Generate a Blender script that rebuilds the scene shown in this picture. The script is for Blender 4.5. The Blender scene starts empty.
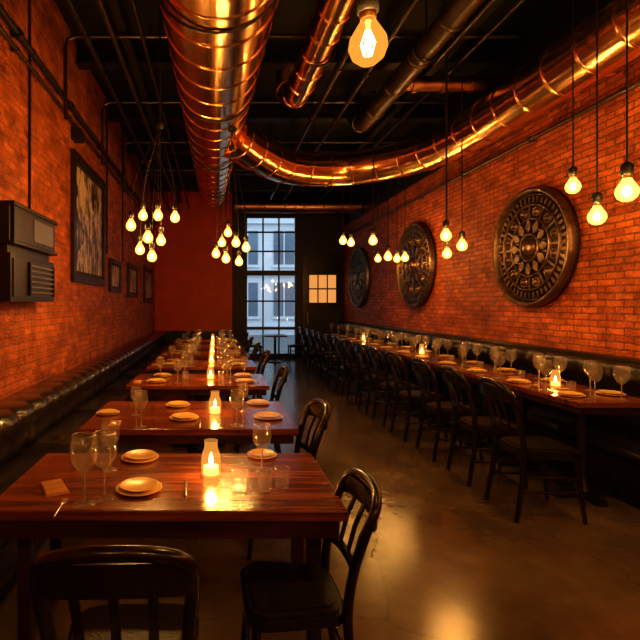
import bpy, math, random
from mathutils import Vector, Matrix
random.seed(7)
S = bpy.context.scene
COL = S.collection
F=480.0; CX=215.0; CY=304.0; H=1.6
LP=9.0   # overall lamp power multiplier
def P(px,py,d):
    return Vector(((px-CX)*d/F, d, H-(py-CY)*d/F))

# ---------------------------------------------------------------- materials
def newmat(name):
    m=bpy.data.materials.new(name); m.use_nodes=True
    nt=m.node_tree; b=nt.nodes["Principled BSDF"]
    return m,nt,b
def simple(name,col,rough=.5,metal=0,noise=0,nscale=8,bump=0,bscale=60,emit=0,ecol=None,coat=0,spec=None):
    m,nt,b=newmat(name)
    b.inputs["Roughness"].default_value=rough
    b.inputs["Metallic"].default_value=metal
    b.inputs["Coat Weight"].default_value=coat
    if spec is not None: b.inputs["Specular IOR Level"].default_value=spec
    tc=nt.nodes.new("ShaderNodeTexCoord")
    n=nt.nodes.new("ShaderNodeTexNoise"); n.inputs["Scale"].default_value=nscale; n.inputs["Detail"].default_value=5
    nt.links.new(tc.outputs["Object"],n.inputs["Vector"])
    r=nt.nodes.new("ShaderNodeValToRGB")
    r.color_ramp.elements[0].position=.3; r.color_ramp.elements[1].position=.7
    lo=[c*(1-noise) for c in col]; hi=[min(1,c*(1+noise)) for c in col]
    r.color_ramp.elements[0].color=(*lo,1); r.color_ramp.elements[1].color=(*hi,1)
    nt.links.new(n.outputs["Fac"],r.inputs["Fac"]); nt.links.new(r.outputs["Color"],b.inputs["Base Color"])
    if bump:
        n2=nt.nodes.new("ShaderNodeTexNoise"); n2.inputs["Scale"].default_value=bscale
        nt.links.new(tc.outputs["Object"],n2.inputs["Vector"])
        bp=nt.nodes.new("ShaderNodeBump"); bp.inputs["Strength"].default_value=bump; bp.inputs["Distance"].default_value=.01
        nt.links.new(n2.outputs["Fac"],bp.inputs["Height"]); nt.links.new(bp.outputs["Normal"],b.inputs["Normal"])
    if emit:
        b.inputs["Emission Color"].default_value=(*(ecol or col),1); b.inputs["Emission Strength"].default_value=emit
    return m
def brickmat(name,c1,c2,mort,axis='yz'):
    m,nt,b=newmat(name); L=nt.links.new
    tc=nt.nodes.new("ShaderNodeTexCoord"); sp=nt.nodes.new("ShaderNodeSeparateXYZ"); cb=nt.nodes.new("ShaderNodeCombineXYZ")
    L(tc.outputs["Object"],sp.inputs[0])
    L(sp.outputs['Y' if axis=='yz' else 'X'],cb.inputs[0]); L(sp.outputs['Z'],cb.inputs[1])
    nw=nt.nodes.new("ShaderNodeTexNoise"); nw.inputs["Scale"].default_value=9
    L(cb.outputs[0],nw.inputs["Vector"])
    vm=nt.nodes.new("ShaderNodeVectorMath"); vm.operation='SCALE'; vm.inputs["Scale"].default_value=.022
    L(nw.outputs["Color"],vm.inputs[0])
    va=nt.nodes.new("ShaderNodeVectorMath"); va.operation='ADD'; L(cb.outputs[0],va.inputs[0]); L(vm.outputs[0],va.inputs[1])
    br=nt.nodes.new("ShaderNodeTexBrick")
    br.inputs["Scale"].default_value=1; br.inputs["Brick Width"].default_value=.205; br.inputs["Row Height"].default_value=.066
    br.inputs["Mortar Size"].default_value=.0085; br.inputs["Mortar Smooth"].default_value=.3; br.inputs["Bias"].default_value=-.1
    br.inputs["Color1"].default_value=(*c1,1); br.inputs["Color2"].default_value=(*c2,1); br.inputs["Mortar"].default_value=(*mort,1)
    L(va.outputs[0],br.inputs["Vector"])
    n=nt.nodes.new("ShaderNodeTexNoise"); n.inputs["Scale"].default_value=3.2; n.inputs["Detail"].default_value=10; n.inputs["Roughness"].default_value=.8
    L(cb.outputs[0],n.inputs["Vector"])
    r=nt.nodes.new("ShaderNodeValToRGB"); r.color_ramp.elements[0].position=.38; r.color_ramp.elements[1].position=.60
    r.color_ramp.elements[0].color=(.36,.28,.24,1); r.color_ramp.elements[1].color=(1.0,1.0,1.0,1)
    L(n.outputs["Fac"],r.inputs["Fac"])
    mx=nt.nodes.new("ShaderNodeMix"); mx.data_type='RGBA'; mx.blend_type='MULTIPLY'; mx.inputs["Factor"].default_value=1
    L(br.outputs["Color"],mx.inputs[6]); L(r.outputs["Color"],mx.inputs[7]); L(mx.outputs[2],b.inputs["Base Color"])
    b.inputs["Roughness"].default_value=.45; b.inputs["Specular IOR Level"].default_value=.4
    n3=nt.nodes.new("ShaderNodeTexNoise"); n3.inputs["Scale"].default_value=45; n3.inputs["Detail"].default_value=4; L(cb.outputs[0],n3.inputs["Vector"])
    ma=nt.nodes.new("ShaderNodeMath"); ma.operation='MULTIPLY_ADD'; ma.inputs[1].default_value=-1.0
    L(br.outputs["Fac"],ma.inputs[0]); 
    mb=nt.nodes.new("ShaderNodeMath"); mb.operation='MULTIPLY'; mb.inputs[1].default_value=1.0; L(n3.outputs["Fac"],mb.inputs[0]); L(mb.outputs[0],ma.inputs[2])
    bp=nt.nodes.new("ShaderNodeBump"); bp.inputs["Strength"].default_value=1.0; bp.inputs["Distance"].default_value=.022
    L(ma.outputs[0],bp.inputs["Height"]); L(bp.outputs["Normal"],b.inputs["Normal"])
    return m
def woodmat(name,dark,light,rough=.22):
    m,nt,b=newmat(name); L=nt.links.new
    tc=nt.nodes.new("ShaderNodeTexCoord"); mp=nt.nodes.new("ShaderNodeMapping"); mp.inputs["Scale"].default_value=(1.2,14,14)
    L(tc.outputs["Object"],mp.inputs[0])
    n=nt.nodes.new("ShaderNodeTexNoise"); n.inputs["Scale"].default_value=1.5; n.inputs["Detail"].default_value=7; n.inputs["Distortion"].default_value=.6
    L(mp.outputs[0],n.inputs["Vector"])
    r=nt.nodes.new("ShaderNodeValToRGB"); r.color_ramp.elements[0].position=.35; r.color_ramp.elements[1].position=.68
    r.color_ramp.elements[0].color=(*dark,1); r.color_ramp.elements[1].color=(*light,1)
    L(n.outputs["Fac"],r.inputs["Fac"]); L(r.outputs["Color"],b.inputs["Base Color"])
    b.inputs["Roughness"].default_value=rough; b.inputs["Coat Weight"].default_value=.3; b.inputs["Coat Roughness"].default_value=.12
    bp=nt.nodes.new("ShaderNodeBump"); bp.inputs["Strength"].default_value=.15; bp.inputs["Distance"].default_value=.004
    L(n.outputs["Fac"],bp.inputs["Height"]); L(bp.outputs["Normal"],b.inputs["Normal"])
    return m
def artmat():
    m,nt,b=newmat("ink_print"); L=nt.links.new
    tc=nt.nodes.new("ShaderNodeTexCoord"); mp=nt.nodes.new("ShaderNodeMapping"); mp.inputs["Scale"].default_value=(1,3.5,1.3)
    L(tc.outputs["Object"],mp.inputs[0])
    n=nt.nodes.new("ShaderNodeTexNoise"); n.inputs["Scale"].default_value=1.8; n.inputs["Detail"].default_value=10; n.inputs["Roughness"].default_value=.7; n.inputs["Distortion"].default_value=1.2
    L(mp.outputs[0],n.inputs["Vector"])
    r=nt.nodes.new("ShaderNodeValToRGB"); r.color_ramp.elements[0].position=.46; r.color_ramp.elements[1].position=.56
    r.color_ramp.elements[0].color=(.03,.026,.024,1); r.color_ramp.elements[1].color=(.72,.58,.44,1)
    L(n.outputs["Fac"],r.inputs["Fac"]); L(r.outputs["Color"],b.inputs["Base Color"]); b.inputs["Roughness"].default_value=.3
    return m
def floormat():
    m,nt,b=newmat("polished_concrete"); L=nt.links.new
    tc=nt.nodes.new("ShaderNodeTexCoord")
    n=nt.nodes.new("ShaderNodeTexNoise"); n.inputs["Scale"].default_value=1.6; n.inputs["Detail"].default_value=12; n.inputs["Roughness"].default_value=.66
    L(tc.outputs["Object"],n.inputs["Vector"])
    r=nt.nodes.new("ShaderNodeValToRGB"); r.color_ramp.elements[0].position=.32; r.color_ramp.elements[1].position=.72
    r.color_ramp.elements[0].color=(.062,.040,.023,1); r.color_ramp.elements[1].color=(.150,.100,.058,1)
    L(n.outputs["Fac"],r.inputs["Fac"])
    v=nt.nodes.new("ShaderNodeTexVoronoi"); v.feature='DISTANCE_TO_EDGE'; v.inputs["Scale"].default_value=.9
    n2=nt.nodes.new("ShaderNodeTexNoise"); n2.inputs["Scale"].default_value=3; n2.inputs["Detail"].default_value=6
    L(tc.outputs["Object"],n2.inputs["Vector"])
    ad=nt.nodes.new("ShaderNodeMix"); ad.data_type='RGBA'; ad.inputs["Factor"].default_value=.25
    L(tc.outputs["Object"],ad.inputs[6]); L(n2.outputs["Color"],ad.inputs[7]); L(ad.outputs[2],v.inputs["Vector"])
    r2=nt.nodes.new("ShaderNodeValToRGB"); r2.color_ramp.elements[0].color=(.4,.4,.4,1); r2.color_ramp.elements[1].color=(1,1,1,1); r2.color_ramp.elements[1].position=.005
    L(v.outputs["Distance"],r2.inputs["Fac"])
    mx=nt.nodes.new("ShaderNodeMix"); mx.data_type='RGBA'; mx.blend_type='MULTIPLY'; mx.inputs["Factor"].default_value=.6
    L(r.outputs["Color"],mx.inputs[6]); L(r2.outputs["Color"],mx.inputs[7]); L(mx.outputs[2],b.inputs["Base Color"])
    r3=nt.nodes.new("ShaderNodeMapRange"); r3.inputs["To Min"].default_value=.08; r3.inputs["To Max"].default_value=.32
    L(n.outputs["Fac"],r3.inputs["Value"]); L(r3.outputs[0],b.inputs["Roughness"])
    b.inputs["Specular IOR Level"].default_value=.8
    b.inputs["Specular Tint"].default_value=(1,.82,.6,1)
    n4=nt.nodes.new("ShaderNodeTexNoise"); n4.inputs["Scale"].default_value=11; n4.inputs["Detail"].default_value=9; L(tc.outputs["Object"],n4.inputs["Vector"])
    bp=nt.nodes.new("ShaderNodeBump"); bp.inputs["Strength"].default_value=.16; bp.inputs["Distance"].default_value=.01
    L(n4.outputs["Fac"],bp.inputs["Height"]); L(bp.outputs["Normal"],b.inputs["Normal"])
    return m
def thinglass(name,tint=(1,1,1),fac=.12,rough=.03,ior=1.5,haze=0):
    m=bpy.data.materials.new(name); m.use_nodes=True; nt=m.node_tree
    for n in list(nt.nodes): nt.nodes.remove(n)
    o=nt.nodes.new("ShaderNodeOutputMaterial"); mx=nt.nodes.new("ShaderNodeMixShader")
    t=nt.nodes.new("ShaderNodeBsdfTransparent"); t.inputs[0].default_value=(*tint,1)
    g=nt.nodes.new("ShaderNodeBsdfGlossy"); g.inputs["Roughness"].default_value=rough
    geo=nt.nodes.new("ShaderNodeNewGeometry"); mr0=nt.nodes.new("ShaderNodeMapRange")
    mr0.inputs["To Min"].default_value=ior; mr0.inputs["To Max"].default_value=1/ior   # same reflectance on both faces of the thin wall
    nt.links.new(geo.outputs["Backfacing"],mr0.inputs["Value"])
    lw=nt.nodes.new("ShaderNodeFresnel"); nt.links.new(mr0.outputs[0],lw.inputs[0])
    mr=nt.nodes.new("ShaderNodeMath"); mr.operation='ADD'; mr.inputs[1].default_value=fac; mr.use_clamp=True
    nt.links.new(lw.outputs[0],mr.inputs[0]); nt.links.new(mr.outputs[0],mx.inputs[0])
    nt.links.new(t.outputs[0],mx.inputs[1]); nt.links.new(g.outputs[0],mx.inputs[2])
    if haze:  # pale diffuse mix standing in for bright highlights on the glassware
        d=nt.nodes.new("ShaderNodeBsdfDiffuse"); d.inputs[0].default_value=(1,.95,.88,1); tr=nt.nodes.new("ShaderNodeBsdfTranslucent"); tr.inputs[0].default_value=(1,.95,.88,1)
        dd=nt.nodes.new("ShaderNodeMixShader"); nt.links.new(d.outputs[0],dd.inputs[1]); nt.links.new(tr.outputs[0],dd.inputs[2])
        m2=nt.nodes.new("ShaderNodeMixShader"); m2.inputs[0].default_value=haze
        nt.links.new(mx.outputs[0],m2.inputs[1]); nt.links.new(dd.outputs[0],m2.inputs[2]); nt.links.new(m2.outputs[0],o.inputs[0])
    else: nt.links.new(mx.outputs[0],o.inputs[0])
    return m
def glowglass(name,col,strength,fac):
    m=bpy.data.materials.new(name); m.use_nodes=True; nt=m.node_tree
    for n in list(nt.nodes): nt.nodes.remove(n)
    o=nt.nodes.new("ShaderNodeOutputMaterial"); mx=nt.nodes.new("ShaderNodeMixShader"); mx.inputs[0].default_value=fac
    t=nt.nodes.new("ShaderNodeBsdfTransparent"); t.inputs[0].default_value=(1,.9,.7,1)
    e=nt.nodes.new("ShaderNodeEmission"); e.inputs[0].default_value=(*col,1); e.inputs[1].default_value=strength
    nt.links.new(t.outputs[0],mx.inputs[1]); nt.links.new(e.outputs[0],mx.inputs[2]); nt.links.new(mx.outputs[0],o.inputs[0])
    return m

M={}
M['brickL']=brickmat("brick_left",(.82,.21,.030),(.46,.085,.014),(.50,.20,.065))
M['brickR']=brickmat("brick_right",(.82,.21,.030),(.48,.085,.014),(.30,.095,.028))
M['red']=simple("red_paint",(.66,.075,.014),.5,noise=.12,nscale=2,bump=.1)
M['black']=simple("black_paint",(.012,.010,.009),.5,noise=.3,nscale=3,bump=.1)
M['ceil']=simple("ceiling_black",(.010,.008,.007),.7,noise=.3,nscale=2,bump=.2)
M['steel']=simple("dark_steel",(.05,.042,.036),.4,metal=.7,noise=.3)
M['copper']=simple("copper_duct",(.90,.48,.22),.19,metal=1,noise=.18,nscale=3.0,bump=.06,bscale=4)
M['copperd']=simple("aged_copper",(.42,.21,.10),.3,metal=1,noise=.3,nscale=4)
M['grey']=simple("galvanised_steel",(.13,.10,.08),.35,metal=.9,noise=.25,nscale=6)
M['leather']=simple("black_leather",(.014,.010,.008),.28,noise=.3,nscale=10,bump=.25,bscale=90)
M['leather2']=simple("brown_black_leather",(.034,.023,.017),.24,noise=.3,nscale=8,bump=.3,bscale=60,coat=.4)
M['blackwood']=simple("black_stained_wood",(.010,.0065,.005),.26,noise=.4,nscale=12,coat=.3)
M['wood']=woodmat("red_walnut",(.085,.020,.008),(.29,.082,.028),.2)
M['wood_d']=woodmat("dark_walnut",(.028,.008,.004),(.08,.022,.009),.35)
M['floor']=floormat()
M['glass']=thinglass("clear_glass",(1,1,1),.05,.08,1.7,.07)
M['wglass']=thinglass("window_glass",(.96,.98,1),.02,.0)
M['plate']=simple("glazed_stoneware",(.76,.50,.17),.22,noise=.08)
M['napkin']=simple("linen_napkin",(.50,.24,.08),.9,noise=.2,bump=.3)
M['silver']=simple("cutlery_steel",(.8,.76,.7),.22,metal=1)
M['bronze']=simple("cast_bronze",(.20,.13,.085),.38,metal=.9,noise=.35,nscale=9,bump=.4,bscale=30)
M['bronzeb']=simple("patina_bronze",(.17,.18,.19),.42,metal=.8,noise=.35,nscale=9,bump=.4,bscale=30)
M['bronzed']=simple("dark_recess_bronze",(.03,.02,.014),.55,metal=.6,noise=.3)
M['brass']=simple("brass_socket",(.5,.28,.1),.35,metal=1)
M['rubber']=simple("black_rubber",(.01,.009,.008),.5)
M['bulb']=glowglass("bulb_envelope",(1,.42,.07),6.0,.45)
M['bulbclear']=glowglass("amber_bulb_glass",(1,.38,.06),1.7,.35)
M['fil']=simple("filament",(1,.7,.3),emit=40,ecol=(1,.62,.24))
M['core']=simple("bulb_glow_core",(1,.7,.3),emit=26,ecol=(1,.66,.26))
M['wax']=simple("candle_wax",(.95,.6,.25),.5,emit=3.6,ecol=(1,.42,.10))
M['flame']=simple("flame",(1,.7,.3),emit=40,ecol=(1,.62,.22))
M['frost']=glowglass("candle_glass",(1,.40,.08),1.5,.26)
M['amberglass']=simple("lit_amber_glass",(.9,.45,.12),.4,emit=.6,ecol=(1,.46,.13))
M['mat']=simple("picture_mat",(.05,.035,.025),.6,noise=.1)
M['art']=artmat()
M['frame']=simple("frame_moulding",(.030,.018,.012),.35,noise=.3)
M['boxgrey']=simple("meter_box_enamel",(.03,.026,.023),.4,metal=.4,noise=.2)
M['dial']=simple("meter_dial",(.13,.11,.085),.3)
M['facade']=simple("pale_stone_facade",(.55,.60,.64),.8,noise=.12,nscale=.6)
M['facwin']=simple("facade_window_glass",(.10,.15,.20),.2,noise=.3,nscale=.5)
M['asphalt']=simple("asphalt",(.12,.13,.14),.8,noise=.2)

# ---------------------------------------------------------------- builder
class B:
    def __init__(s): s.v=[];s.f=[];s.m=[];s.sm=[];s.mats=[];s.T=Matrix.Identity(4)
    def mi(s,k):
        if k not in s.mats: s.mats.append(k)
        return s.mats.index(k)
    def add(s,vs,fs,k,smooth=False):
        o=len(s.v); i=s.mi(k)
        s.v+= [s.T@Vector(p) for p in vs]
        for f in fs: s.f.append([a+o for a in f]); s.m.append(i); s.sm.append(smooth)
    def box(s,a,b,k):
        x0,y0,z0=a;x1,y1,z1=b
        vs=[(x0,y0,z0),(x1,y0,z0),(x1,y1,z0),(x0,y1,z0),(x0,y0,z1),(x1,y0,z1),(x1,y1,z1),(x0,y1,z1)]
        s.add(vs,[(0,3,2,1),(4,5,6,7),(0,1,5,4),(1,2,6,5),(2,3,7,6),(3,0,4,7)],k)
    def tube(s,path,r,k,n=12,caps=True,closed=False,smooth=True):
        path=[Vector(p) for p in path]; N=len(path)
        rs=r if isinstance(r,(list,tuple)) else [r]*N
        tang=[]
        for i in range(N):
            if closed: t=path[(i+1)%N]-path[i-1]
            else: t=path[min(i+1,N-1)]-path[max(i-1,0)]
            if t.length<1e-9: t=Vector((0,0,1))
            tang.append(t.normalized())
        up=Vector((0,0,1)) if abs(tang[0].z)<.9 else Vector((1,0,0))
        nrm=(up-tang[0]*up.dot(tang[0])).normalized()
        vs=[];fs=[]
        for i in range(N):
            t=tang[i]; nrm=(nrm-t*nrm.dot(t)).normalized(); bn=t.cross(nrm)
            for j in range(n):
                a=2*math.pi*j/n
                vs.append(path[i]+(nrm*math.cos(a)+bn*math.sin(a))*rs[i])
        for i in range(N if closed else N-1):
            i2=(i+1)%N
            for j in range(n):
                j2=(j+1)%n
                fs.append((i*n+j,i*n+j2,i2*n+j2,i2*n+j))
        s.add(vs,fs,k,smooth)
        if caps and not closed:
            s.add(vs[:n],[tuple(range(n))[::-1]],k); s.add(vs[-n:],[tuple(range(n))],k)
    def lathe(s,prof,k,c=(0,0,0),n=24,smooth=True):
        vs=[];fs=[];c=Vector(c)
        for (r,z) in prof:
            for j in range(n):
                a=2*math.pi*j/n; vs.append(c+Vector((max(r,1e-4)*math.cos(a),max(r,1e-4)*math.sin(a),z)))
        for i in range(len(prof)-1):
            for j in range(n):
                j2=(j+1)%n; fs.append((i*n+j,i*n+j2,(i+1)*n+j2,(i+1)*n+j))
        s.add(vs,fs,k,smooth)
    def prism(s,out,z0,z1,k):
        n=len(out); vs=[(x,y,z0) for x,y in out]+[(x,y,z1) for x,y in out]
        fs=[tuple(range(n))[::-1],tuple(range(n,2*n))]+[(i,(i+1)%n,n+(i+1)%n,n+i) for i in range(n)]
        s.add(vs,fs,k)
    def ribbon(s,path,t,h,k):   # horizontal path with rectangular section
        path=[Vector(p) for p in path];N=len(path);vs=[];fs=[]
        for i in range(N):
            d=path[min(i+1,N-1)]-path[max(i-1,0)]; nn=Vector((-d.y,d.x,0)).normalized()*t/2
            for (a,b) in ((-1,-1),(1,-1),(1,1),(-1,1)): vs.append(path[i]+nn*a+Vector((0,0,h/2*b)))
        for i in range(N-1):
            for j in range(4): fs.append((i*4+j,i*4+(j+1)%4,i*4+4+(j+1)%4,i*4+4+j))
        fs.append((3,2,1,0)); fs.append(tuple(range(4*N-4,4*N)))
        s.add(vs,fs,k)
    def mesh(s,name):
        me=bpy.data.meshes.new(name); me.from_pydata([tuple(v) for v in s.v],[],s.f)
        for k in s.mats: me.materials.append(M[k])
        me.polygons.foreach_set("material_index",s.m); me.polygons.foreach_set("use_smooth",s.sm)
        me.update(); return me
    def obj(s,name,loc=(0,0,0),rot=0,bevel=0):
        return place(s.mesh(name),name,loc,rot,bevel=bevel)
def place(me,name,loc=(0,0,0),rot=0,scale=1,bevel=0):
    o=bpy.data.objects.new(name,me); COL.objects.link(o); o.location=loc; o.rotation_euler=(0,0,rot); o.scale=(scale,)*3
    if bevel:
        md=o.modifiers.new("bevel",'BEVEL'); md.width=bevel; md.segments=2; md.limit_method='ANGLE'; md.angle_limit=math.radians(50)
    return o
def light(parent,loc,power,col=(1,.56,.18),r=.04):
    l=bpy.data.lights.new("bulb_light",'POINT'); l.energy=power*LP; l.color=col; l.shadow_soft_size=r
    o=bpy.data.objects.new("bulb_light",l); COL.objects.link(o); o.parent=parent; o.location=loc; return o
def cat(pts,res=14):
    pts=[Vector(p) for p in pts]; pts=[pts[0]*2-pts[1]]+pts+[pts[-1]*2-pts[-2]]; out=[]
    for i in range(1,len(pts)-2):
        p0,p1,p2,p3=pts[i-1:i+3]
        for q in range(res):
            t=q/res
            out.append(.5*((2*p1)+(-p0+p2)*t+(2*p0-5*p1+4*p2-p3)*t*t+(-p0+3*p1-3*p2+p3)*t**3))
    out.append(pts[-2]); return out
def duct(b,pts,rf,k,spacing=.3,n=32,curve=True,bump=.012,band=.016):
    pl=cat(pts) if curve else [Vector(p) for p in pts]
    cum=[0]
    for i in range(1,len(pl)): cum.append(cum[-1]+(pl[i]-pl[i-1]).length)
    L=cum[-1]
    def at(s):
        s=max(0,min(L,s))
        for i in range(1,len(cum)):
            if cum[i]>=s:
                u=(s-cum[i-1])/max(1e-9,cum[i]-cum[i-1]); return pl[i-1].lerp(pl[i],u)
        return pl[-1]
    N=max(4,int(L/.09)); ss=[L*i/N for i in range(N+1)]
    b.tube([at(q) for q in ss],[rf(q/L) for q in ss],k,n=n)
    s=spacing*.5
    while s<L-.05:     # standing seams between sheet sections
        r=rf(s/L); q=[s-band,s-band*.6,s,s+band*.6,s+band]
        b.tube([at(v) for v in q],[r-.001,r+bump*.8,r+bump,r+bump*.8,r-.001],k,n=n,caps=False)
        s+=spacing

# ---------------------------------------------------------------- room shell
XL=-1.75; XR=3.75; YB=14.0; YF=-2.6; ZC=4.9
def room(name,a,b_,k):
    b=B(); b.box(a,b_,k); return b.obj(name)
room("floor",(XL-.2,YF-.2,-.15),(XR+.2,YB+.2,0),'floor')
room("ceiling",(XL-.2,YF-.2,ZC),(XR+.2,YB+.2,ZC+.15),'ceil')
room("wall_left",(XL-.2,YF-.2,0),(XL,YB+.2,ZC),'brickL')
room("wall_right",(XR,YF-.2,0),(XR+.2,YB+.2,ZC),'brickR')
M['brickX']=brickmat("brick_front",(.66,.13,.030),(.42,.065,.018),(.34,.13,.055),'xz')
room("wall_front",(XL,YF-.2,0),(XR,YF,ZC),'brickX')
wx0,wx1,wz0,wz1=.86,2.42,.05,4.22
b=B()
b.box((XL,YB,.78),(.50,YB+.2,ZC),'red')
b.box((XL,YB,0),(.50,YB+.2,.78),'black')
b.box((.50,YB,0),(wx0,YB+.2,ZC),'black')
b.box((wx0,YB,wz1),(wx1,YB+.2,ZC),'black')
b.box((wx0,YB,0),(wx1,YB+.2,wz0),'black')
b.box((wx1,YB,0),(XR,YB+.2,ZC),'black')
b.obj("wall_back")
b=B(); b.box((XL,YB-.03,0),(.5,YB,.76),'black'); b.box((XL,YB-.05,.76),(.5,YB,.82),'blackwood'); b.obj("baseboard_back")
b=B(); b.box((XR-.03,YF,3.85),(XR,YB,ZC),'black'); b.obj("trim_1")
# window
b=B()
for (x0,x1) in ((wx0,wx0+.08),(wx1-.08,wx1)): b.box((x0,YB+.02,wz0),(x1,YB+.12,wz1),'black')
for z in (wz0,wz1-.1): b.box((wx0+.08,YB+.02,z),(wx1-.08,YB+.12,z+.1),'black')
b.box((wx0+.08,YB+.01,2.44),(wx1-.08,YB+.13,2.58),'black')
b.box((wx0+.08,YB+.03,.85),(wx1-.08,YB+.11,.93),'black')
for z in (3.12,3.68,1.66): b.box((wx0+.08,YB+.05,z),(wx1-.08,YB+.09,z+.045),'black')
for xm in (wx0+.08+.467,wx0+.08+.933):
    b.box((xm-.022,YB+.05,wz0+.1),(xm+.022,YB+.09,2.44),'black')
    b.box((xm-.022,YB+.05,2.58),(xm+.022,YB+.09,wz1-.1),'black')
b.box((wx0+.08,YB+.068,wz0+.1),(wx1-.08,YB+.072,wz1-.1),'wglass')
b.obj("window_1")
# door on the right with amber panes
b=B()
b.box((2.55,YB-.06,0),(3.70,YB-.002,3.1),'blackwood')
b.box((2.64,YB-.09,.1),(3.62,YB-.06,1.35),'black')
for i in range(3):
    for j in range(2):
        x=2.74+i*.27; z=1.64+j*.42
        b.box((x,YB-.075,z),(x+.23,YB-.055,z+.38),'amberglass')
b.box((2.66,YB-.1,1.5),(3.60,YB-.06,1.58),'blackwood'); b.box((2.66,YB-.1,2.52),(3.60,YB-.06,2.6),'blackwood')
b.tube([(2.68,YB-.12,1.0),(2.68,YB-.12,1.35)],.014,'brass')
b.obj("door_1")

# exterior
b=B(); b.box((-14,YB+.3,-.4),(24,40,-.15),'asphalt'); b.obj("street_ground")
b=B(); b.box((-10,27,-.15),(20,30,16),'facade')
for i in range(14):
    for j in range(5):
        x=-9+i*2.05; z=.9+j*2.9
        b.box((x,26.93,z),(x+1.15,27,z+1.9),'facwin')
        b.box((x-.1,26.85,z-.15),(x+1.25,27,z),'facade')
        b.box((x+.54,26.9,z),(x+.61,26.94,z+1.9),'facade')
for j in range(5): b.box((-10,26.8,.3+j*2.9),(20,27,.42+j*2.9),'facade')
b.obj("street_building")

# ---------------------------------------------------------------- ceiling structure
for i,y in enumerate((2.6,4.4,6.1,7.9,9.6,11.2,12.8)):
    b=B(); b.box((XL,y-.09,4.62),(XR-.03,y+.09,4.65),'black'); b.box((XL,y-.015,4.65),(XR-.03,y+.015,4.87),'black'); b.box((XL,y-.09,4.87),(XR-.03,y+.09,4.898),'black')
    b.obj("ceiling_beam")
for x in (-1.0,2.75):
    b=B(); b.box((x-.05,YF+.01,4.54),(x+.05,YB-.01,4.62),'black'); b.obj("ceiling_joist")
def strap(b,x,y,z,r):
    b.tube([(x+(r+.008)*math.cos(a*math.pi/16),y,z+(r+.008)*math.sin(a*math.pi/16)) for a in range(32)],.012,'steel',n=6,closed=True)
    b.tube([(x,y,z+r),(x,y,ZC-.003)],.010,'steel',n=6)
b=B()
duct(b,[(0.03,-1.5,4.0),(0.03,3.0,4.0),(0.0,6,4.0),(-.06,10.8,4.0)],lambda u:.50-.25*max(0,(u-.3)/.7),'copper',spacing=.38,n=56,bump=.010)
for y in (1.6,3.4,5.2,7.3,9.4): strap(b,.01,y,4.0,.50-.25*max(0,((y+1.5)/12.3-.3)/.7)+.006)
for a in (-112,-80):
    aa=math.radians(a)
    b.tube([(0.03+.5*math.cos(aa),-1.4,4.0+.5*math.sin(aa)),(0.03+.5*math.cos(aa),2.1,4.0+.5*math.sin(aa))],.006,'copper',n=6)
b.obj("copper_main_duct")
b=B()
pts=[(3.38,-1.5,3.86),(3.38,2,3.86),(3.38,4,3.86),(3.36,6.1,3.86),(3.05,7.3,3.86),(2.2,7.95,3.84),(1.2,7.7,3.8),(.55,7.0,3.84),(.2,6.5,3.9)]
duct(b,pts,lambda u:.27,'copper',spacing=.42,n=40,bump=.014)
for y in (.8,3.3): strap(b,3.38,y,3.86,.272)
b.obj("copper_branch_duct")
b=B()
duct(b,[(1.06,-1.4,4.2),(1.06,3,4.2),(1.03,5.4,4.2),(1.0,6.0,4.22),(.96,6.3,4.42),(.95,6.34,4.88)],lambda u:.155,'copper',spacing=.36,n=28,bump=.012)
for y in (2,4.9): strap(b,1.06,y,4.2,.16)
b.obj("copper_ceiling_pipe")
b=B()
duct(b,[(2.2,-1.5,4.26),(2.2,3,4.26),(2.2,6.6,4.26),(2.2,7.2,4.31),(2.15,7.45,4.55),(2.15,7.5,4.88)],lambda u:.12,'grey',spacing=.7,n=20,bump=.02)
b.tube([(2.25,5.8,4.26),(3.4,5.8,4.26)],.085,'copperd',n=18)
for x in (2.4,2.75,3.1): b.tube([(x-.03,5.8,4.26),(x+.03,5.8,4.26)],.105,'copperd',n=18)
for y in (2.2,5.0): strap(b,2.2,y,4.26,.13)
b.obj("grey_vent_pipe")
b=B(); duct(b,[(.5,12.2,4.08),(2,12.2,4.08),(3.7,12.2,4.08)],lambda u:.17,'copperd',spacing=.5,n=20); 
for x in (1,3): b.tube([(x,12.2,4.24),(x,12.2,ZC-.003)],.01,'steel',n=6)
b.obj("cross_duct")
def pipe(name,pts,r,k='steel',n=8):
    b=B(); b.tube(pts,r,k,n=n)
    return b.obj(name)
def longpipe(name,x,z,r,y0,y1,k='steel',wall=None):
    b=B(); b.tube([(x,y0,z),(x,y1,z)],r,k,n=10)
    y=y0+.7
    while y<y1:
        b.tube([(x,y-.03,z),(x,y+.03,z)],r*1.5,k,n=10)
        if wall is not None: b.box((min(x,wall),y-.02,z-r*.8),(max(x,wall),y+.02,z+r*.8),k)
        else: b.tube([(x,y,z),(x,y,ZC-.003)],.006,k,n=6)
        y+=1.5
    return b.obj(name)
longpipe("wall_conduit",XL+.06,3.92,.030,YF+.02,13.9,'steel',XL)
longpipe("wall_conduit",XL+.05,3.78,.018,YF+.02,13.9,'grey',XL)
longpipe("ceiling_conduit",-.75,4.36,.022,YF+.02,13.9,'grey')
longpipe("ceiling_conduit",-1.02,4.28,.030,YF+.02,13.9,'grey')
longpipe("ceiling_conduit",-1.3,4.30,.03,YF+.02,13.9,'steel')
longpipe("ceiling_conduit",1.45,4.36,.035,YF+.02,13.9,'grey')
longpipe("ceiling_conduit",1.78,4.30,.026,YF+.02,13.9,'grey')
longpipe("ceiling_conduit",2.55,4.40,.035,YF+.02,5.6,'grey')
longpipe("ceiling_conduit",2.85,4.42,.022,YF+.02,13.9,'grey')
longpipe("wall_conduit",XR-.07,3.52,.026,YF+.02,13.9,'grey',XR)
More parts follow.
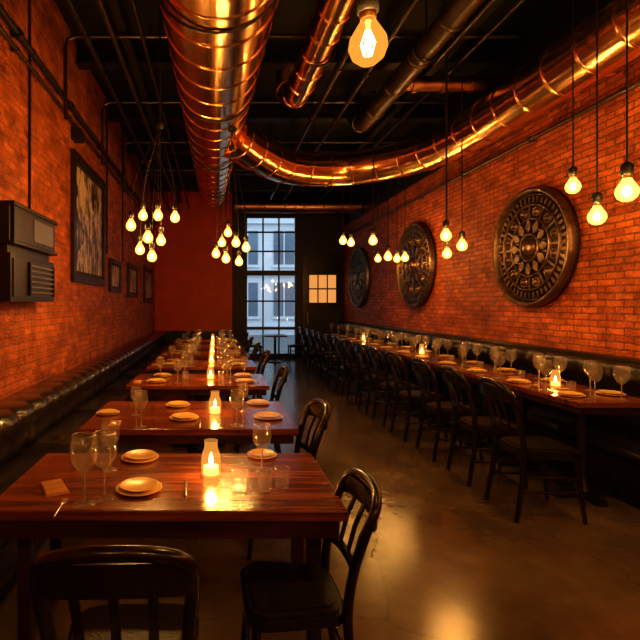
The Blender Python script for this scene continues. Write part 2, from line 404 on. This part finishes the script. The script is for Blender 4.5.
for y in (5.2,6.9,8.6,10.4):
    b=B(); b.tube([(-1.62,y,3.6),(-1.62,y,4.40),(-1.59,y,4.47),(-1.5,y,4.50),(3.3,y,4.50)],.022,'grey',n=8); b.obj("branch_conduit")
pipe("wall_riser_conduit",[(XL+.015,4.5,2.42),(XL+.015,4.5,4.89)],.012,'rubber')
pipe("wall_riser_conduit",[(XL+.017,7.7,2.4),(XL+.017,7.7,4.89)],.014,'steel')
pipe("wall_riser_conduit",[(XL+.017,9.0,2.4),(XL+.017,9.0,4.89)],.014,'steel')
for y in (5.9,):
    b=B(); b.box((XL+.002,y-.09,3.60),(XL+.12,y+.09,3.74),'boxgrey'); b.obj("junction_box",bevel=.01)

# ---------------------------------------------------------------- electrical meter boxes
b=B(); x=XL+.003
b.box((x,3.7,2.07),(x+.16,4.72,2.40),'boxgrey')
b.box((x+.16,3.74,2.10),(x+.185,4.68,2.37),'frame')
b.box((x+.185,4.14,2.14),(x+.19,4.62,2.33),'dial')
b.box((x+.16,3.7,2.37),(x+.2,4.72,2.40),'boxgrey'); b.box((x+.16,3.7,2.07),(x+.2,4.72,2.095),'boxgrey')
b.box((x,3.74,2.0),(x+.13,4.68,2.07),'frame')
b.box((x,3.7,1.62),(x+.17,4.70,2.0),'boxgrey')
b.box((x+.17,3.74,1.66),(x+.18,4.66,1.96),'frame')
for j in range(6): b.box((x+.18,4.05,1.69+j*.045),(x+.20,4.60,1.705+j*.045),'dial')   # louvre grille
for yy in (4.02,4.60): b.box((x+.18,yy,1.67),(x+.205,yy+.025,1.95),'boxgrey')
b.obj("electrical_meter_box",bevel=.006)

# ---------------------------------------------------------------- pictures
def picture(y0,y1,z0,z1,fw,art='art'):
    b=B(); x=XL+.002; t=.05
    b.box((x,y0,z0),(x+t,y1,z0+fw),'frame'); b.box((x,y0,z1-fw),(x+t,y1,z1),'frame')
    b.box((x,y0,z0+fw),(x+t,y0+fw,z1-fw),'frame'); b.box((x,y1-fw,z0+fw),(x+t,y1,z1-fw),'frame')
    b.box((x,y0+fw,z0+fw),(x+.015,y1-fw,z1-fw),'mat')
    g=fw*.5
    b.box((x+.015,y0+fw+g,z0+fw+g),(x+.022,y1-fw-g,z1-fw-g),art)
    b.obj("framed_picture",bevel=.006)
picture(5.8,7.45,1.87,3.48,.10)
picture(7.85,8.75,1.80,2.36,.07)
picture(9.5,10.6,1.74,2.42,.07)
picture(11.7,13.2,1.62,2.55,.09)

# ---------------------------------------------------------------- medallions
def medallion(y,z,D,kind,rim,arms):
    b=B(); R=D/2
    b.T=Matrix.Translation((XR-.002,y,z))@Matrix.Rotation(math.radians(-90),4,'Y')@Matrix.Diagonal((1,1,1.3,1))
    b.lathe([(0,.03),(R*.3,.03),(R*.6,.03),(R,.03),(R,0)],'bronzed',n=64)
    def ring(r0,r1,h,k):
        m=(r0+r1)/2
        b.lathe([(R*r0,.02),(R*(r0+.008),h*.85),(R*m,h),(R*(r1-.008),h*.85),(R*r1,.02)],k,n=72)
    ring(.91,1.0,.090,kind); ring(.86,.895,.055,kind); ring(.69,.735,.065,kind); ring(.46,.50,.065,kind); ring(.20,.25,.07,kind)
    b.lathe([(0,.10),(R*.08,.095),(R*.13,.07),(R*.15,.03)],kind,n=24)
    base=b.T.copy()
    for i in range(arms*4):
        a=2*math.pi*i/(arms*4); b.T=base@Matrix.Rotation(a,4,'Z')
        b.box((R*.75,-R*.026,.03),(R*.85,R*.026,.055),kind)
    for i in range(arms):
        a=2*math.pi*i/arms; b.T=base@Matrix.Rotation(a,4,'Z')
        out=[(R*(.25+.22*u),R*.065*math.sin(math.pi*u)) for u in [k/6 for k in range(7)]]
        out+= [(x_,-y_) for x_,y_ in out[-2:0:-1]]
        b.prism(out,.03,.065,kind)
        b.box((R*.50,-R*.018,.03),(R*.70,R*.018,.055),kind)
        b.T=base@Matrix.Rotation(a+math.pi/arms,4,'Z')
        b.lathe([(0,.075),(R*.03,.07),(R*.05,.03)],kind,c=(R*.60,0,0),n=12)
        b.lathe([(R*.055,.03),(R*.065,.055),(R*.08,.055),(R*.09,.03)],kind,c=(R*.60,0,0),n=16)
        b.lathe([(0,.065),(R*.02,.06),(R*.035,.03)],kind,c=(R*.36,0,0),n=10)
    b.T=base
    b.obj("wall_medallion")
medallion(5.62,2.26,1.40,'bronze',1,12)
medallion(8.9,2.32,1.58,'bronze',1,10)
medallion(12.35,2.28,1.55,'bronzeb',1,9)

# ---------------------------------------------------------------- banquettes
def banquette(name,side,y0,y1,xw,seat_w,top,back_t,seatz,k,rail=None,ch=.22):
    b=B(); s=side; xw=xw+s*.004
    def bx(xa,xb,ya,yb,za,zb,kk):
        b.box((min(xw+s*xa,xw+s*xb),ya,za),(max(xw+s*xa,xw+s*xb),yb,zb),kk)
    bx(.0,seat_w-.06,y0,y1,0,.12,'black'); bx(0,seat_w-.02,y0,y1,.12,seatz-.12,k)
    bx(0,back_t*.55,y0,y1,seatz-.12,top-.07,'black')
    n=max(1,round((y1-y0)/1.2)); L=(y1-y0)/n
    for i in range(n):
        a=y0+i*L+.006; c=a+L-.012; rr=.05
        prof=[(0,seatz-.12),(seat_w-.03,seatz-.12),(seat_w,seatz-.09),(seat_w+.005,seatz-.05),(seat_w-.02,seatz-.01),(seat_w-.07,seatz+.008),(seat_w*.5,seatz+.014),(0,seatz+.01)]
        vs=[];fs=[]
        for yy in (a,a+.02,c-.02,c):
            sh=.012 if yy in (a,c) else 0
            for (px_,pz) in prof: vs.append((xw+s*max(0,px_-sh),yy,pz-(sh if pz>seatz-.1 else 0)))
        m=len(prof)
        for q in range(3):
            for j in range(m): fs.append((q*m+j,q*m+(j+1)%m,(q+1)*m+(j+1)%m,(q+1)*m+j))
        fs.append(tuple(range(m))); fs.append(tuple(range(3*m,4*m))[::-1])
        b.add(vs,fs,k,True)
    n=max(1,round((y1-y0)/ch)); L=(y1-y0)/n; vs=[];fs=[]
    prof=[(back_t*.55,seatz,0),(back_t*.74,seatz+.02,1),(back_t*.80,seatz+.12,1),(back_t*.78,top-.20,1),(back_t*.92,top-.15,1),(back_t,top-.09,.8),(back_t*.95,top-.035,.7),(back_t*.75,top,.6),(back_t*.4,top+.005,.4),(0,top-.02,0)]
    m=len(prof); rows=0
    for i in range(n):
        for u in (0,.10,.35,.65,.90):
            w=1-(abs(2*u-1))**4 if u>0 else 0
            for (px_,pz,g) in prof: vs.append((xw+s*(px_-.03*g*(1-w)),y0+(i+u)*L,pz-(.016*g*(1-w) if pz>top-.08 else 0)))
            rows+=1
    for q in range(rows-1):
        for j in range(m-1): fs.append((q*m+j,q*m+j+1,(q+1)*m+j+1,(q+1)*m+j))
    fs.append(tuple(range(m))); fs.append(tuple(range((rows-1)*m,rows*m))[::-1])
    b.add(vs,fs,k,True)
    if rail: 
        b.box((xw-.10 if s<0 else xw,y0,top+.006),(xw if s<0 else xw+.10,y1,top+.04),rail)
    return b.obj(name)
banquette("banquette_bench",1,.2,YB-.1,XL,.66,.84,.36,.45,'leather2',ch=.30)
banquette("banquette_bench",-1,2.2,YB-.12,XR,.50,1.08,.22,.47,'leather',rail='grey',ch=.30)

# ---------------------------------------------------------------- tables
def table4(x0,x1,y0,y1,z):
    b=B(); b.box((x0,y0,z-.045),(x1,y1,z),'wood')
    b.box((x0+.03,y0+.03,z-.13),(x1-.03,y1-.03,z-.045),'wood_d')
    for x in (x0+.06,x1-.13):
        for y in (y0+.21,y1-.13):
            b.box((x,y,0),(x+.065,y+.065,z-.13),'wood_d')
    return b.obj("dining_table",bevel=.006)
def tableped(x0,x1,y0,y1,z):
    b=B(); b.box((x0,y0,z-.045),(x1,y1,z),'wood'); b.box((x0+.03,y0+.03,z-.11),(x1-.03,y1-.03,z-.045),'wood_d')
    cx=(x0+x1)/2; cy=(y0+y1)/2
    b.tube([(cx,cy,.02),(cx,cy,z-.11)],.035,'steel',n=14)
    b.lathe([(.035,.16),(.055,.10),(.07,.06)],'steel',c=(cx,cy,0),n=16)
    hx=min(.30,(x1-x0)*.4)
    b.box((cx-hx,cy-.035,.0),(cx+hx,cy+.035,.05),'steel'); b.box((cx-.035,cy-.26,.001),(cx+.035,cy+.26,.049),'steel')
    b.box((cx-.2,cy-.15,z-.125),(cx+.2,cy+.15,z-.11),'steel')
    return b.obj("dining_table",bevel=.006)
ZT=.75; TX0=-.93; TX1=.57
LT=[(1.97,2.74),(3.26,4.2),(5.0,5.85),(6.5,7.3),(7.9,8.7),(9.3,10.1),(10.7,11.5)]
table4(-.96,.55,*LT[0],ZT)
for t in LT[1:]: tableped(TX0,TX1,t[0],t[1],ZT)
RT=[(3.7+i*1.42,3.7+i*1.42+1.38) for i in range(6)]
ZR=.84; RX0=2.80; RX1=3.44
def rtable(y0,y1):
    b=B(); b.box((RX0,y0,ZR-.045),(RX1,y1,ZR),'wood'); b.box((RX0+.03,y0+.03,ZR-.10),(RX1-.03,y1-.03,ZR-.045),'wood_d')
    for cy in (y0+.3,y1-.3):
        cx=3.06
        b.tube([(cx,cy,.02),(cx,cy,ZR-.10)],.035,'steel',n=14)
        b.lathe([(.035,.16),(.055,.10),(.07,.06)],'steel',c=(cx,cy,0),n=16)
        b.box((cx-.24,cy-.035,0),(cx+.18,cy+.035,.05),'steel'); b.box((cx-.035,cy-.22,.001),(cx+.035,cy+.22,.049),'steel')
    return b.obj("dining_table",bevel=.006)
for t in RT: rtable(*t)

# ---------------------------------------------------------------- bentwood chair
def chair_mesh():
    b=B(); k='blackwood'
    def outline(w0,w1,d0,d1,n=6,r=.09):
        pts=[]
        for (cx,cy,a0) in ((w1-r,d1-r,0),(-w1+r,d1-r,90),(-w0+r,d0+r,180),(w0-r,d0+r,270)):
            for i in range(n+1):
                a=math.radians(a0+90*i/n); pts.append((cx+r*math.cos(a),cy+r*math.sin(a)))
        return pts
    b.prism(outline(.190,.215,-.20,.21),.425,.462,k)
    b.prism(outline(.178,.203,-.188,.198),.462,.478,'leather')
    b.prism(outline(.155,.180,-.165,.175,r=.07),.478,.488,'leather')
    for s in (-1,1):
        b.tube([(s*.175,.165,.44),(s*.185,.175,.25),(s*.20,.20,0)],[.020,.018,.013],k,n=10)
        b.tube([(s*.19,-.215,.20),(s*.188,.18,.20)],.010,k,n=8)
        b.tube([(s*.187,-.205,.30),(s*.185,.175,.30)],.009,k,n=8)
    # one continuous bent hoop: rear leg, post, rounded crest, post, rear leg
    half=[(.20,-.25,0),(.188,-.208,.25),(.178,-.19,.46),(.186,-.212,.64),(.198,-.258,.80),(.185,-.298,.885),(.11,-.325,.922)]
    hoop=[Vector(p) for p in half]+[Vector((0,-.335,.932))]+[Vector((-p[0],p[1],p[2])) for p in half[::-1]]
    hp=cat(hoop,6); N=len(hp)
    b.tube(hp,[.016+.004*min(1,min(i,N-1-i)/12) for i in range(N)],k,n=10)
    b.tube([(-.182,.18,.26),(.182,.18,.26)],.010,k,n=8)
    b.tube([(-.19,-.213,.24),(.19,-.213,.24)],.010,k,n=8)
    def arc(z,y,bow,w,n=12):
        return [(w*math.sin(a),y-bow*math.cos(a),z+.015*math.cos(a)) for a in [(-math.pi/2+math.pi*i/n) for i in range(n+1)]]
    b.ribbon(arc(.845,-.280,.040,.196),.020,.085,k)       # broad curved crest board
    b.ribbon(arc(.60,-.203,.035,.182),.018,.040,k)
    for i,x in enumerate((-.095,0,.095)):                  # flat bent slats
        c0=math.cos(math.asin(x/.182)); c1=math.cos(math.asin(x/.196))
        p=[Vector((x,-.203-.035*c0,.60)),Vector((x*1.03,-.232-.040*c1,.73)),Vector((x*1.06,-.280-.040*c1,.84))]
        vs=[];fs=[]
        for q in p:
            for (dx,dy) in ((-.013,-.005),(.013,-.005),(.013,.005),(-.013,.005)): vs.append(q+Vector((dx,dy,0)))
        for a in range(2):
            for j in range(4): fs.append((a*4+j,a*4+(j+1)%4,a*4+4+(j+1)%4,a*4+4+j))
        b.add(vs,fs,k)
    return b.mesh("dining_chair")
CH=chair_mesh()
def chair(x,y,rot,sc=1): return place(CH,"dining_chair",(x,y,0),math.radians(rot),sc,bevel=0)
chair(.31,1.95,91,.95)               # aisle chair at near table
chair(-.275,1.56,2,1.04)             # near chair, back to the viewpoint
for (y,dx,r) in ((3.22,.38,94),(5.05,.40,90),(6.75,.40,92),(8.2,.40,88),(9.6,.40,90),(11.0,.40,91)):
    chair(dx+.02,y,r)
yy=3.72; i=0
while yy<12.2:
    chair(2.50+random.uniform(-.03,.03),yy,-90+random.uniform(-4,4),1.08); yy+=.69; i+=1
b=B(); b.box((1.35,12.9,.71),(1.95,13.5,.75),'wood_d'); b.tube([(1.65,13.2,.02),(1.65,13.2,.71)],.035,'steel'); b.lathe([(.2,0),(.2,.02),(.05,.06),(.035,.1)],'steel',c=(1.65,13.2,0)); b.obj("window_side_table",bevel=.005)
chair(1.08,13.2,-90); chair(2.22,13.2,90)

# ---------------------------------------------------------------- tableware
def wine_mesh():
    b=B()
    b.lathe([(.036,.003),(.02,.007),(.006,.012),(.004,.03),(.004,.09),(.007,.10),(.022,.112),(.038,.135),(.043,.16),(.041,.185),(.035,.215)],'glass',n=24)
    b.lathe([(0,.001),(.036,.001),(.0365,.003)],'glass',n=24)
    b.tube([(.0352*math.cos(a*math.pi/12),.0352*math.sin(a*math.pi/12),.215) for a in range(24)],.0014,'silver',n=5,closed=True)  # steel ring added as the bright highlight along the glass rim
    b.tube([(0,0,.008),(0,0,.104)],.0026,'silver',n=6)  # steel core added as a highlight inside the glass stem
    return b.mesh("wine_glass")
def tumbler_mesh():
    b=B(); b.lathe([(0,.001),(.03,.001),(.032,.006),(.037,.095)],'glass',n=22); b.lathe([(0,.012),(.031,.012)],'glass',n=22)
    b.tube([(.037*math.cos(a*math.pi/12),.037*math.sin(a*math.pi/12),.095) for a in range(24)],.0014,'silver',n=5,closed=True)  # steel ring in place of the rim's glint
    return b.mesh("water_tumbler")
def plate_mesh():
    b=B()
    for z,r in ((0,.115),(.014,.095)):
        b.lathe([(0,z+.001),(r*.6,z+.001),(r*.68,z+.004),(r,z+.014),(r,z+.017),(r*.95,z+.016),(r*.66,z+.008),(0,z+.007)],'plate',n=36)
    return b.mesh("dinner_plate")
def napkin_mesh():
    b=B(); b.box((-.05,-.09,.0),(.05,.09,.006),'napkin'); b.box((-.045,-.085,.006),(.048,.088,.011),'napkin'); b.box((-.045,-.03,.011),(.04,.07,.015),'napkin'); return b.mesh("folded_napkin")
def fork_mesh():
    b=B(); b.tube([(0,-.09,.005),(0,.0,.006),(0,.04,.005)],[.005,.003,.004],'silver',n=8); b.box((-.011,.04,.003),(.011,.055,.006),'silver')
    for x in (-.0095,-.003,.0035,.0095): b.box((x-.0015,.055,.003),(x+.0015,.095,.006),'silver')
    return b.mesh("fork")
def knife_mesh():
    b=B(); b.tube([(0,-.10,.006),(0,0,.005)],[.006,.004],'silver',n=8); b.prism([(-.005,0),(.007,.005),(.008,.07),(.002,.105),(-.005,.11)],.003,.0055,'silver'); return b.mesh("table_knife")
WG,TG,PL,NA,FK,KN=wine_mesh(),tumbler_mesh(),plate_mesh(),napkin_mesh(),fork_mesh(),knife_mesh()
def candle(x,y,z,power=2.2,big=False):
    b=B(); s=1.12 if big else 1.0
    b.lathe([(0,.002),(.038*s,.002),(.042*s,.01),(.043*s,.075*s),(.039*s,.10*s),(.030*s,.125*s),(.028*s,.15*s),(.031*s,.158*s)],'frost' ,n=24)
    b.lathe([(0,.012),(.033*s,.012),(.033*s,.045*s),(.02*s,.043*s),(0,.043*s)],'wax',n=18)
    b.lathe([(0,.046*s),(.008*s,.056*s),(.010*s,.068*s),(.006*s,.088*s),(0,.105*s)],'flame',n=10)
    o=b.obj("candle_jar",(x,y,z)); light(o,(0,0,.10*s),power*.26,(1,.46,.12),.025); return o
def wg(x,y,z,s=1): place(WG,"wine_glass",(x,y,z),random.uniform(0,3),s)
def tg(x,y,z,s=1): place(TG,"water_tumbler",(x,y,z),0,s)
def pl(x,y,z,s=1): place(PL,"dinner_plate",(x,y,z),0,s)
def fk(x,y,z,r=0): place(FK,"fork",(x,y,z),r)
def kn(x,y,z,r=0): place(KN,"table_knife",(x,y,z),r)
def na(x,y,z,r=0,s=.8): place(NA,"folded_napkin",(x,y,z+.001),r,s)
def onT(px,py,z):
    d=(H-z)*F/(py-CY); return ((px-CX)*d/F,d)
for (px,py,s) in ((84,505,1.38),(104,499,1.34),(110,470,1.15),(262,472,1.12)): x,y=onT(px,py,ZT); wg(x,y,ZT,s)
for (px,py) in ((265,490),(282,487),(240,490)): x,y=onT(px,py,ZT); tg(x,y,ZT,.95)
for (px,py,s) in ((139,490,.92),(140,459,.9),(262,456,.72)): x,y=onT(px,py,ZT); pl(x,y,ZT,s)
x,y=onT(211,476,ZT); candle(x,y,ZT,2.6,True)
x,y=onT(54,489,ZT); na(x,y,ZT,.5,1)
x,y=onT(186,489,ZT); kn(x,y,ZT,.05)
x,y=onT(60,509,ZT); fk(x,y,ZT,.05)
for (px,py,s) in ((141,427,1.15),(136,415,1.0),(237,426,1.15),(243,411,1)): x,y=onT(px,py,ZT); wg(x,y,ZT,s)
for (px,py,s) in ((184,419,.95),(178,406,.9),(268,418,.95),(258,404,.85),(108,414,.8)): x,y=onT(px,py,ZT); pl(x,y,ZT,s)
x,y=onT(215,414,ZT); candle(x,y,ZT,2.2,True)
x,y=onT(220,428,ZT); tg(x,y,ZT,.8)
x,y=onT(200,424,ZT); kn(x,y,ZT,.0)
x,y=onT(115,424,ZT); na(x,y,ZT,.1)
for i,t in enumerate(LT[2:]):
    cy=(t[0]+t[1])/2
    candle(-.05,cy,ZT,1.8)
    for sx in (-.62,.33):
        pl(sx-.02 if sx<0 else sx,cy-.2,ZT,.95); pl(sx,cy+.22,ZT,.95)
        q=.22 if sx<0 else -.2
        wg(sx+q,cy-.26,ZT,1.2); wg(sx+q+.05,cy+.16,ZT,1.2); tg(sx+q*1.3,cy+.0,ZT,.95); wg(sx,cy+.01,ZT,1.15)
        if i<3:
            kn(sx+.14,cy-.2,ZT); fk(sx-.16,cy-.2,ZT)
            if sx<0: na(sx-.22,cy-.2,ZT,.05)
for i,t in enumerate(RT):
    for yo in (.27,.95):
        y=t[0]+yo
        pl(2.94,y,ZR,.9); pl(3.31,y+.05,ZR,.9)
        wg(2.92,y+.27,ZR,1.25); wg(3.22,y-.17,ZR,1.25); tg(3.08,y+.18,ZR,.95); wg(3.12,y-.03,ZR,1.2); wg(3.30,y+.25,ZR,1.2)
        if i<4:
            kn(2.94,y+.14,ZR,math.radians(-90)); fk(2.94,y-.13,ZR,math.radians(-90)); na(3.09,y+.30,ZR,1.57,.6)
    if i in (0,2,4): candle(3.12,t[0]+.70,ZR,1.0)

# ---------------------------------------------------------------- pendant lamps
def bulb_geo(b,c,r,env='bulb',clear=False,n=20):
    c=Vector(c); k=r
    prof=[(0,-1.0*k),(.45*k,-.90*k),(.82*k,-.58*k),(1.0*k,-.08*k),(.93*k,.38*k),(.66*k,.85*k),(.42*k,1.25*k),(.36*k,1.5*k)]
    b.lathe(prof,env,c=c,n=n)
    b.lathe([(.38*k,1.35*k),(.42*k,1.4*k),(.42*k,1.75*k)],'brass',c=c,n=14)
    b.lathe([(.42*k,1.7*k),(.55*k,1.75*k),(.55*k,2.7*k),(.40*k,2.85*k),(.16*k,3.05*k),(0,3.1*k)],'rubber',c=c,n=14)
    if clear:
        for i in range(8):
            a=2*math.pi*i/8
            b.tube([c+Vector((.12*k*math.cos(a),.12*k*math.sin(a),.8*k)),c+Vector((.38*k*math.cos(a+.2),.38*k*math.sin(a+.2),.1*k)),c+Vector((.20*k*math.cos(a+.4),.20*k*math.sin(a+.4),-.5*k))],.022*k,'fil',n=6)
        b.tube([c+Vector((0,0,1.3*k)),c+Vector((0,0,.7*k))],[.16*k,.06*k],'amberglass',n=10)
        b.lathe([(0,-.35*k),(.08*k,-.2*k),(.10*k,.1*k),(.05*k,.4*k),(0,.5*k)],'core',c=c,n=12)
    else:
        b.lathe([(0,-.55*k),(.3*k,-.35*k),(.42*k,0),(.3*k,.45*k),(0,.75*k)],'core',c=c,n=12)
def pendant(px,py,d,r,power,clear=False,top=ZC):
    p=P(px,py,d); b=B()
    bulb_geo(b,(0,0,0),r,'bulbclear' if clear else 'bulb',clear,n=28 if clear else 20)
    b.tube([(0,0,3.0*r),(0,0,top-p.z-.02)],.006,'rubber',n=6)
    b.lathe([(0,top-p.z-.001),(.05,top-p.z-.001),(.05,top-p.z-.015),(.01,top-p.z-.04)],'rubber',n=16)
    o=b.obj("fill_pendant_bulb",p); light(o,(0,0,0),power,r=r*.5); return o
pendant(368,46,2.0,.080,8,True,top=ZC)
for (px,py,d,r) in ((627,192,3.2,.066),(597,217,3.55,.060),(573,187,4.1,.058),(446,236,5.3,.058),(462,246,5.6,.058),(447,254,5.45,.05),
                    (373,241,7.5,.065),(388,257,8.0,.065),(397,259,8.3,.06),(405,258,7.9,.06),(343,241,9.2,.07),(351,243,9.5,.07),(378,259,8.8,.06)):
    pendant(px,py,d,r,10 if d<7 else 6.5)
def cluster(center_px,d,bulbs,r,power,top=ZC,name="pendant_bulb_cluster"):
    hub=P(center_px[0],center_px[1],d); b=B()
    b.T=Matrix.Translation(-hub)
    b.tube([hub,(hub.x,hub.y,top-.02)],.008,'rubber',n=8)
    b.lathe([(0,0),(.03,.0),(.035,.03),(.02,.06),(0,.07)],'rubber',c=hub,n=16)
    b.lathe([(0,top-.001),(.06,top-.001),(.06,top-.02),(.01,top-.05)],'rubber',c=(hub.x,hub.y,0),n=16)
    ps=[]
    for (px,py,dd) in bulbs:
        p=P(px,py,d+dd); bulb_geo(b,p,r,n=16); ps.append(p)
        q=p+Vector((0,0,3.0*r))
        mid=Vector((q.x,q.y,q.z)).lerp(hub,.45)+Vector(((q.x-hub.x)*.25,(q.y-hub.y)*.25,-.03))
        b.tube(cat([hub,mid,q],6),.0028,'rubber',n=6)
    b.T=Matrix.Identity(4)
    o=b.obj(name,hub)
    for p in ps: light(o,p-hub,power,r=r*.5)
    return o
cluster((160,128),4.4,[(131,226,-.1),(140,250,.1),(148,238,-.2),(152,257,0),(161,241,.15),(158,216,.1),(175,218,.2),(143,216,.3)],.045,5.6)
cluster((232,150),5.6,[(216,254,0),(226,259,-.1),(236,243,-.2),(228,233,.1),(246,248,0),(239,262,.2),(222,243,.3)],.048,5,top=3.65)
for (x,y,z) in ((-.6,-.9,2.6),(.6,-1.0,2.7),(2.8,.9,2.5),(2.8,-.6,2.5),(2.8,2.1,2.6),(1.2,-1.4,2.6)):  # unseen pendants behind and beside the camera, added to brighten the room
    b=B(); bulb_geo(b,(0,0,0),.062); b.tube([(0,0,.18),(0,0,ZC-z-.02)],.006,'rubber',n=6); b.lathe([(0,ZC-z-.001),(.05,ZC-z-.001),(.05,ZC-z-.015),(.01,ZC-z-.04)],'rubber',n=16)
    o=b.obj("fill_pendant_bulb",(x,y,z)); light(o,(0,0,0),11,r=.035)

# ---------------------------------------------------------------- world and camera
w=bpy.data.worlds.new("daylight"); S.world=w; w.use_nodes=True
bg=w.node_tree.nodes["Background"]; bg.inputs[0].default_value=(.70,.86,1,1); bg.inputs[1].default_value=1.9
cam=bpy.data.cameras.new("camera"); co=bpy.data.objects.new("camera",cam); COL.objects.link(co)
co.location=(0,0,H); co.rotation_euler=(math.radians(90),0,0)
cam.sensor_width=36; cam.lens=27; cam.shift_x=105/640; cam.shift_y=-16/640; cam.clip_start=.05
S.camera=co
S.view_settings.view_transform='Standard'
try: S.view_settings.look='Medium High Contrast'
except Exception as e: print("look",e)
S.view_settings.exposure=0
